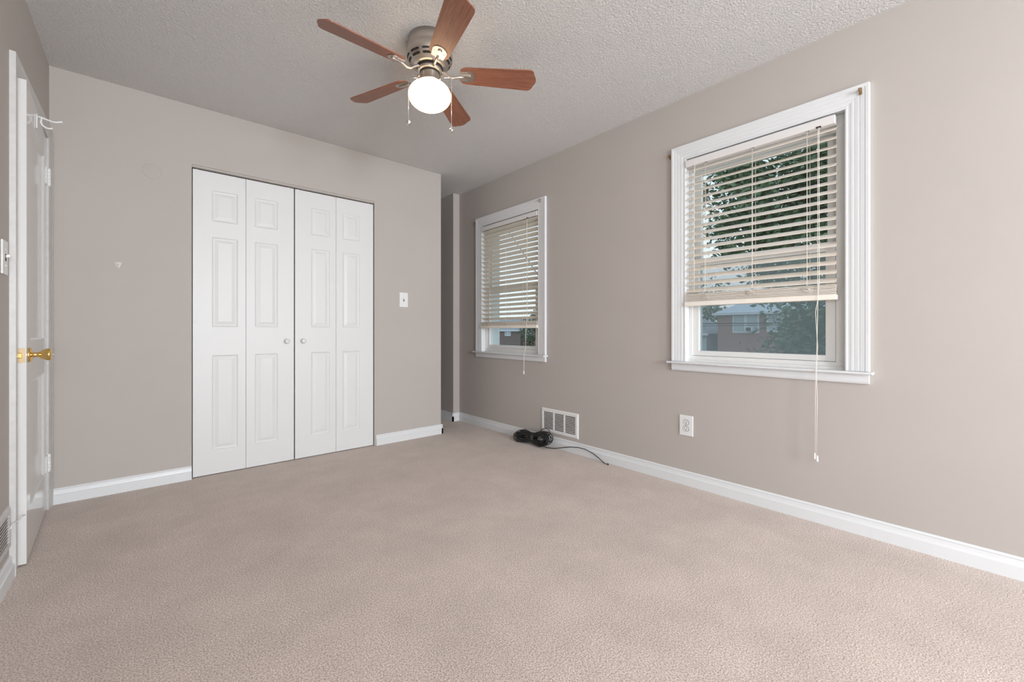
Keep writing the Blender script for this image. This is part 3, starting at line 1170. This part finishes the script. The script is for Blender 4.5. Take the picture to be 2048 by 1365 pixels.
blind('window_blind', W1, 0.533, 1.299, 2.030, 1.198, 1.121, 0.0441, rad(-31), (1.173, 0.911, 0.652), 0.604, 0.322, 1.237,
      'cream slatted blind with open slats in the near window')
blind('window_blind', W2, 2.622, 3.426, 2.006, 1.055, 0.992, 0.0430, rad(24), (3.290, 3.040, 2.800), 2.745, 0.588, 3.390,
      'cream slatted blind with angled slats in the far window', lean=1.0)

# ------------------------------------------------------------------ ceiling fan
FX, FY = 1.093, 1.899
fan = empty('ceiling_fan', (FX, FY, ZC))
tag(fan, 'ceiling fan with five cherry wood blades and a lit round opal globe', 'ceiling fan')
b = MB()
hp = [(0.0, 0.0), (0.106, 0.0), (0.1065, -0.040), (0.1055, -0.052), (0.111, -0.060), (0.1145, -0.074), (0.1145, -0.088), (0.111, -0.102), (0.103, -0.116), (0.092, -0.128), (0.082, -0.136), (0.080, -0.139), (0.060, -0.140), (0.0, -0.140)]
b.lathe(hp, 64)
# two rows of vent slots: black strips on the bowl for inner shade


def ring_r(z):
    for (r0, z0_), (r1, z1_) in zip(hp[:-1], hp[1:]):
        if z1_ <= z <= z0_ and abs(z0_ - z1_) > 1e-6:
            return r0 + (r1 - r0) * (z0_ - z) / (z0_ - z1_)
    return 0.09


for (za, zb_) in ((-0.101, -0.109), (-0.117, -0.125)):
    n = 10
    for k in range(n):
        a0, a1 = 2 * pi * (k + 0.12) / n, 2 * pi * (k + 0.88) / n
        t = bmesh.new()
        st = 8
        A, B = [], []
        for j in range(st + 1):
            a = a0 + (a1 - a0) * j / st
            e = 0.0016 if j in (0, st) else 0
            A.append(t.verts.new(((ring_r(za - e) + 0.0007) * cos(a), (ring_r(za - e) + 0.0007) * sin(a), za - e)))
            B.append(t.verts.new(((ring_r(zb_ + e) + 0.0007) * cos(a), (ring_r(zb_ + e) + 0.0007) * sin(a), zb_ + e)))
        for j in range(st):
            t.faces.new((A[j], B[j], B[j + 1], A[j + 1]))
        b.merge(t, None, 1)
b.build('motor_housing', [M['nickel'], M['slot']], fan)
b = MB()
b.lathe([(0, -0.139), (0.066, -0.139), (0.066, -0.146), (0, -0.146)], 48, mi=1)
b.lathe([(0, -0.146), (0.060, -0.146), (0.062, -0.150), (0.062, -0.160), (0.058, -0.164), (0, -0.164)], 48)
b.lathe([(0, -0.164), (0.050, -0.164), (0.050, -0.170), (0, -0.170)], 48, mi=1)
b.build('blade_hub', [M['nickel'], M['slot']], fan)
b = MB()
b.lathe([(0, -0.170), (0.047, -0.170), (0.048, -0.174), (0.048, -0.200), (0.052, -0.206), (0.058, -0.212), (0.060, -0.220), (0.0, -0.220)], 48)
for k in range(3):
    a = 2 * pi * k / 3 + 0.9
    b.tube([(0.055 * cos(a), 0.055 * sin(a), -0.214), (0.070 * cos(a), 0.070 * sin(a), -0.214)], 0.003, 8)
b.build('light_fitter', M['nickel'], fan)
# globe
b = MB()
gp = [(0.044, -0.212), (0.052, -0.214)]
ga, gb, gz = 0.107, 0.072, -0.281
for k in range(18):
    th = rad(62 - k * (152 / 17.0))
    gp.append((max(0.0, ga * cos(th)), gz + gb * sin(th)))
gp[-1] = (0.0, gz - gb)
b.lathe(gp, 64, closed=False)
b.build('glass_globe', M['lamp'], fan, label='lit white opal glass globe')

ph0 = -1.853
pitch = -0.273
ZBL = -0.168
for k in range(5):
    a = ph0 + k * 2 * pi / 5
    # blade in its own frame: x outward, y tangential, z up
    b = MB()
    r0, r1 = 0.152, 0.545
    w0, w1 = 0.098, 0.126
    out = []
    # right side from root to tip then back
    out += [(r0 + 0.000, -w0 * 0.22), (r0 + 0.004, -w0 * 0.36), (r0 + 0.014, -w0 * 0.46), (r0 + 0.03, -w0 * 0.5)]
    out += [(r1 - 0.044, -w1 * 0.5), (r1 - 0.034, -w1 * 0.49), (r1 - 0.024, -w1 * 0.45), (r1 - 0.017, -w1 * 0.37), (r1 - 0.011, -w1 * 0.24), (r1 - 0.003, -w1 * 0.12), (r1, 0.0)]
    out = out + [(x, -y) for x, y in out[::-1] if abs(y) > 1e-9]
    b.prism(out, -0.003, 0.003, lambda u, v, c: (u, v, c))
    bl = b.build('blade', M['wood'], fan, Matrix.Rotation(a, 4, 'Z') @ T((0, 0, ZBL)) @ Matrix.Rotation(-pitch * -1, 4, 'X'))
    # blade iron: swan-neck arm and D-shaped plate with raised centre
    b = MB()
    d = [(0.150, -0.030)] + [(0.196 + 0.030 * cos(t_), 0.034 * sin(t_)) for t_ in [-pi / 2 + pi * j / 14 for j in range(15)]] + [(0.150, 0.030)]
    b.prism(d, -0.0062, -0.0032, lambda u, v, c: (u, v, c))
    d2 = [(0.152, -0.010)] + [(0.200 + 0.010 * cos(t_), 0.010 * sin(t_)) for t_ in [-pi / 2 + pi * j / 10 for j in range(11)]] + [(0.152, 0.010)]
    b.prism(d2, -0.0125, -0.006, lambda u, v, c: (u, v, c))
    d3 = [(0.152, -0.026), (0.190, -0.026), (0.190, -0.020), (0.152, -0.020)]
    b.prism(d3, -0.0085, -0.006, lambda u, v, c: (u, v, c))
    b.prism([(x, -y) for x, y in d3], -0.0085, -0.006, lambda u, v, c: (u, v, c))
    arm = [(0.056, 0, 0.013), (0.072, 0, 0.010), (0.090, 0, -0.002), (0.106, 0, -0.014), (0.124, 0, -0.017), (0.146, 0, -0.012), (0.175, 0, -0.0095)]
    b.tube(arm, 0.006, 10, radii=[0.008, 0.007, 0.006, 0.006, 0.0065, 0.007, 0.0065])
    b.build('blade_iron', M['nickel'], fan, Matrix.Rotation(a, 4, 'Z') @ T((0, 0, ZBL)) @ Matrix.Rotation(-pitch * -1, 4, 'X'))

# pull chains
th = rad(40.8835)
Rv = Vector((cos(th), -sin(th), 0))
for s_, zb_, nm in ((-0.108, 2.022, 0), (0.110, 1.984, 1)):
    p = Rv * s_
    q = Rv * (0.049 if s_ > 0 else -0.049)
    ch = MB()
    ch.tube([(q.x, q.y, -0.188), (p.x, p.y, -0.190)], 0.0025, 8)
    ch.tube([(p.x, p.y, -0.190), (p.x, p.y, zb_ - ZC + 0.008)], 0.0009, 6)
    z = -0.195
    while z > zb_ - ZC + 0.01:
        ch.lathe([(0, -0.0015), (0.0013, -0.0007), (0.0013, 0.0007), (0, 0.0015)], 6, T((p.x, p.y, z)))
        z -= 0.006
    c = ch.build('pull_chain', M['chrome'], fan)
    bb = MB()
    bb.lathe([(0, -0.012)] + [(0.0125 * cos(t_), 0.0125 * sin(t_)) for t_ in [-pi / 2 + pi * j / 12 for j in range(1, 12)]] + [(0, 0.012)], 20, T((p.x, p.y, zb_ - ZC)))
    bb.build('chain_ball', M['chrome'], c)

# ------------------------------------------------------------------ black cable
cb = empty('coiled_cable', (2.49, 2.60, 0.0))
tag(cb, 'black coaxial cable tied in a coil on the carpet by the baseboard vent', 'cable')
rs = random.Random(11)
b = MB()
pts = []
turns = 30
n = 36
for k in range(turns):
    A = rs.uniform(0.130, 0.208)
    Bz = rs.uniform(0.018, 0.060)
    dx = rs.uniform(-0.026, 0.022)
    dz = rs.uniform(-0.012, 0.012)
    dy = rs.uniform(-0.016, 0.016)
    wst = rs.uniform(0.16, 0.42)
    for j in range(n):
        t_ = 2 * pi * j / n
        c_ = cos(t_)
        waist = wst + (1 - wst) * min(1.0, abs(c_) * 1.5) ** 1.2
        y = A * c_ + dy
        zz = (Bz + 0.012 * (c_ < 0)) * sin(t_) * waist + 0.062 + dz - 0.012 * c_
        xx = dx * (0.45 + 0.55 * waist) + 0.35 * (zz - 0.06) + 0.004 * sin(3 * t_ + k)
        zz = max(0.0035, zz)
        x_abs = min(2.49 + xx, XR - 0.0192)
        pts.append((x_abs - 2.49, y + 0.008, zz))
b.tube(pts, 0.0036, 7)
b.build('cable_coil', M['cable'], cb)
b = MB()
lp_ = [(2.532, 2.600, 0.070), (2.538, 2.583, 0.090), (2.540, 2.571, 0.112), (2.541, 2.541, 0.137), (2.541, 2.499, 0.150), (2.540, 2.464, 0.144), (2.535, 2.447, 0.124), (2.530, 2.450, 0.103), (2.515, 2.49, 0.08), (2.500, 2.54, 0.07), (2.49, 2.59, 0.068)]
b.tube([(x - 2.49, y - 2.6, z) for x, y, z in lp_], 0.0032, 8)
b.build('loose_loop', M['cable'], cb)
b = MB()
for k in range(3):
    b.tube([(0.010 + 0.030 * cos(t_) + 0.35 * 0.03 * sin(t_), 0.004 + 0.010 * (k - 1) + 0.004 * sin(t_), 0.062 + 0.032 * sin(t_)) for t_ in [2 * pi * j / 24 for j in range(24)]],
           0.0062, 8, closed=True)
b.build('tie_band', M['tape'], cb)
b = MB()
tl = [(2.50, 2.56, 0.012), (2.505, 2.500, 0.006), (2.512, 2.450, 0.0045), (2.530, 2.395, 0.006), (2.543, 2.318, 0.026), (2.546, 2.239, 0.047), (2.548, 2.157, 0.061), (2.546, 2.087, 0.062), (2.545, 2.016, 0.048), (2.544, 1.965, 0.028), (2.541, 1.925, 0.010), (2.536, 1.905, 0.0045), (2.530, 1.888, 0.0045)]
b.tube([(x - 2.49, y - 2.6, z) for x, y, z in tl], 0.0032, 8)
b.build('cable_tail', M['cable'], cb)
b = MB()
b.tube([(0.040, -0.712, 0.0050), (0.037, -0.724, 0.0055), (0.033, -0.738, 0.006)], 0.0045, 12, radii=[0.0036, 0.0048, 0.0055])
cn = b.build('connector', M['chrome'], cb, label='silver screw connector at the cable end')
b = MB()
b.tube([(0.033, -0.738, 0.006), (0.031, -0.745, 0.006)], 0.006, 12)
b.build('connector_tip', M['tape'], cn)

# ------------------------------------------------------------------ outdoors
GZ = -3.1
b = MB()
b.box(2.9, 90, -60, 110, GZ - 0.3, GZ)
o = b.build('lawn', M['grass'])
struct(o)
b = MB()
b.box(17.5, 24.5, -60, 110, GZ - 0.2, GZ + 0.02)
struct(b.build('road', M['asphalt']))


def ext_window(par, y0, y1, z0, z1, x, cols=1, tr=0.10):
    b = MB()
    b.casing(y0, y1, z0, z1, [(0, -0.02), (0, 0.06), (tr, 0.06), (tr, -0.02)], lambda a, c, h: (x - h, a, c), four=True)
    zm = (z0 + z1) / 2
    b.box(x - 0.04, x, y0, y1, zm - 0.035, zm + 0.035)
    for k in range(1, cols):
        yc = y0 + (y1 - y0) * k / cols
        b.box(x - 0.05, x, yc - 0.09, yc + 0.09, z0, z1)
    f = b.build('window', M['ext_white'], par)
    b = MB()
    b.box(x - 0.015, x + 0.02, y0, y1, z0, z1)
    b.build('pane', M['ext_pane'], f)
    return f


def house(x0, x1, y0, y1, zt, rise, wallm, roofm, label, wins, band=None, group=None, over=0.25):
    h = empty('brick_house', (0, 0, 0))
    tag(h, label, 'house')
    b = MB()
    b.box(x0, x1, y0, y1, GZ, zt)
    b.build('wall', wallm, h)
    b = MB()
    t = bmesh.new()
    e = over
    c = [(x0 - e, y0 - e, zt), (x1 + e, y0 - e, zt), (x1 + e, y1 + e, zt), (x0 - e, y1 + e, zt)]
    hi = min((x1 - x0), (y1 - y0)) / 2
    hi = hi * 0.9
    r0 = ((x0 + x1) / 2, y0 + hi, zt + rise)
    r1 = ((x0 + x1) / 2, y1 - hi, zt + rise)
    V = [t.verts.new(p) for p in c]
    R0, R1 = t.verts.new(r0), t.verts.new(r1)
    t.faces.new((V[0], V[1], R0))
    t.faces.new((V[1], V[2], R1, R0))
    t.faces.new((V[2], V[3], R1))
    t.faces.new((V[3], V[0], R0, R1))
    t.faces.new(V[::-1])
    bmesh.ops.recalc_face_normals(t, faces=t.faces[:])
    b.merge(t)
    b.build('roof', roofm, h)
    b = MB()
    b.box(x0 - e - 0.08, x0 - e + 0.02, y0 - e, y1 + e, zt - 0.12, zt + 0.04)
    b.build('gutter', M['ext_white'], h)
    for wdw in wins:
        ext_window(h, *wdw[:4], x0, *(wdw[4:]))
    return h


h1 = house(30, 37, 4.2, 12.9, 2.14, 2.0, M['brick'], M['roof'], 'red brick house with pale blue grey roof across the street beyond the near window',
           [(10.36, 11.80, 0.92, 2.02, 2), (8.7, 9.72, 0.98, 1.98, 1), (5.2, 6.4, 0.95, 1.98, 1), (9.6, 11.4, -2.2, -0.6, 2)])
b = MB()
b.box(29.55, 29.93, 10.50, 10.98, 0.93, 1.22, 0.02)
b.box(29.53, 29.56, 10.62, 10.90, 0.97, 1.18, mi=1)
o = b.build('air_conditioner', [M['ext_white'], M['dark_gap']])
tag(o, 'white window air conditioner in the upper window of the red brick house', 'air conditioner')
house(30.5, 37, 13.9, 21.5, 0.75, 1.6, M['siding'], M['roof2'], 'low pale siding house left of the red brick house',
      [(14.4, 15.3, -1.2, 0.1, 1), (17, 18.2, -1.2, 0.1, 2)])
house(30, 38, 33.3, 45.0, 1.02, 1.6, M['brick2'], M['roof2'], 'brown brick house seen low through the far window',
      [(34.9, 35.7, 0.50, 0.95, 2), (39.0, 40.2, -0.4, 0.8, 1)], over=0.12)
house(30.6, 38, 24.5, 33.1, 1.20, 1.9, M['brick'], M['roof'], 'brick house with pale roof right of the brown one in the far window',
      [(32.0, 32.8, 0.10, 1.0, 1), (28.5, 29.5, -0.2, 1.0, 1)], over=0.12)


def wire(p0, p1, sag, r, label):
    b = MB()
    pts = []
    for i in range(25):
        s = i / 24
        p = Vector(p0).lerp(Vector(p1), s)
        p.z -= sag * 4 * s * (1 - s)
        pts.append(p)
    b.tube(pts, r, 6)
    o = b.build('utility_wire', M['wire'])
    tag(o, label, 'wire', 'utility wires outside the windows')


def pole(x, y, h, label):
    o = empty('utility_pole', (x, y, GZ))
    tag(o, label, 'utility pole', 'poles carrying the street wires')
    b = MB()
    b.lathe([(0, 0), (0.16, 0), (0.12, h), (0, h)], 16)
    b.build('post', M['bark'], o)
    b = MB()
    b.box(-1.1, 1.1, -0.06, 0.06, h - 0.7, h - 0.55)
    b.build('crossarm', M['bark'], o)
    return o


pole(17.1, -12.0, 8.5, 'wooden utility pole by the street carrying wires')
pole(17.1, 37.0, 8.5, 'wooden utility pole by the street carrying wires')
wire((16.1, -11.0, 2.0), (16.1, 36.5, 2.6), 0.75, 0.012, 'black wire crossing in front of the brick house, uppermost of three')
wire((16.4, -11.0, 1.55), (16.4, 36.5, 1.75), 0.5, 0.012, 'black wire crossing in front of the brick house, middle one of three')
wire((16.75, -11.0, 1.30), (16.75, 36.5, 1.45), 0.12, 0.020, 'thick black wire crossing in front of the brick house windows')
wire((20.0, 25.17, 10.1), (9.0, 7.49, 0.71), 0.0, 0.022, 'dark service wire slanting down across the sky in the far window')


def crown(name_mat, blobs, n, size, seed, keep=None):
    """leaves as small bent quads scattered through lumpy clumps"""
    rs = random.Random(seed)
    verts, faces = [], []
    clumps = []
    for (cx, cy, cz, r, wgt) in blobs:
        for _ in range(int(18 * wgt)):
            while True:
                u = Vector((rs.uniform(-1, 1), rs.uniform(-1, 1), rs.uniform(-1, 1)))
                if u.length < 1:
                    break
            u = u.normalized() * (u.length ** 0.4)
            clumps.append((cx + u.x * r, cy + u.y * r, cz + u.z * r * 0.85, r * rs.uniform(0.20, 0.34)))
    for i in range(n):
        c = clumps[i % len(clumps)]
        v = Vector((rs.gauss(0, 1), rs.gauss(0, 1), rs.gauss(0, 1)))
        v = v * c[3] * 0.62
        p = Vector(c[:3]) + v
        if keep and not keep(p):
            continue
        d = Vector((rs.uniform(-1, 1), rs.uniform(-1, 1), rs.uniform(-0.7, 0.3))).normalized()
        s = d.orthogonal().normalized()
        ang = rs.uniform(0, pi)
        s = (Matrix.Rotation(ang, 3, d) @ s)
        L = size * rs.uniform(0.7, 1.4)
        Wd = L * 0.42
        k = len(verts)
        verts += [tuple(p), tuple(p + d * L * 0.5 + s * Wd * 0.5), tuple(p + d * L), tuple(p + d * L * 0.5 - s * Wd * 0.5)]
        faces.append((k, k + 1, k + 2, k + 3))
    me = bpy.data.meshes.new('foliage')
    me.from_pydata(verts, [], faces)
    me.materials.append(name_mat)
    return me


def tree(x, y, blobs, n, size, seed, m, label, tr=0.18, name='leafy_tree', keep=None):
    o = empty(name, (x, y, GZ))
    tag(o, label, 'tree')
    me = crown(m, [(bx - x, by - y, bz - GZ, r, w_) for bx, by, bz, r, w_ in blobs], n, size, seed, keep)
    f = bpy.data.objects.new('foliage', me)
    COL.objects.link(f)
    f.parent = o
    b = MB()
    top = max(bz for _, _, bz, _, _ in blobs) - GZ
    b.tube([(0, 0, -0.1), (0.05, 0.02, top * 0.3), (-0.03, 0.05, top * 0.6), (0.02, 0, top)], tr, 10, radii=[tr * 1.3, tr, tr * 0.7, tr * 0.25])
    rs = random.Random(seed + 1)
    for bx, by, bz, r, w_ in blobs:
        for k in range(3):
            e = Vector((bx - x + rs.uniform(-.6, .6) * r, by - y + rs.uniform(-.6, .6) * r, bz - GZ + rs.uniform(-.4, .5) * r))
            s0 = Vector((0, 0, min(e.z * 0.6, top * 0.7)))
            mid = s0.lerp(e, 0.5) + Vector((0, 0, -0.2))
            b.tube([s0, mid, e], tr * 0.25, 6, radii=[tr * 0.4, tr * 0.25, tr * 0.08])
    b.build('trunk', M['bark'], o)
    return o


tree(12.2, 2.2, [(12.0, 2.4, 3.6, 2.1, 1.5), (12.3, 3.6, 4.9, 1.7, 1.0), (12.0, 4.1, 3.2, 1.25, 0.6), (11.8, 1.8, 1.6, 1.8, 1.4), (12.4, 1.2, 5.0, 2.0, 1.0), (11.6, 2.1, 0.0, 1.5, 1.2), (11.6, 1.5, -1.2, 1.7, 1.2), (12.0, 5.0, 4.6, 1.0, 0.5)],
     46000, 0.15, 5, M['leaf'], 'big dark green leafy tree close outside the near window')
tree(27.0, 24.6, [(27.0, 24.6, 1.6, 2.4, 1.5), (27.2, 27.2, 0.9, 1.7, 1.0), (26.8, 23.0, 3.6, 2.2, 1.0)], 9000, 0.26, 9, M['leaf2'],
     'tree beyond the far window, leaves against the white sky', 0.22)
tree(44.0, 18.5, [(44.0, 18.5, 2.2, 3.6, 1.5), (44.5, 24.0, 1.6, 3.4, 1.5)], 9000, 0.38, 13, M['leaf2'],
     'distant green tree rising behind the low siding house', 0.25)
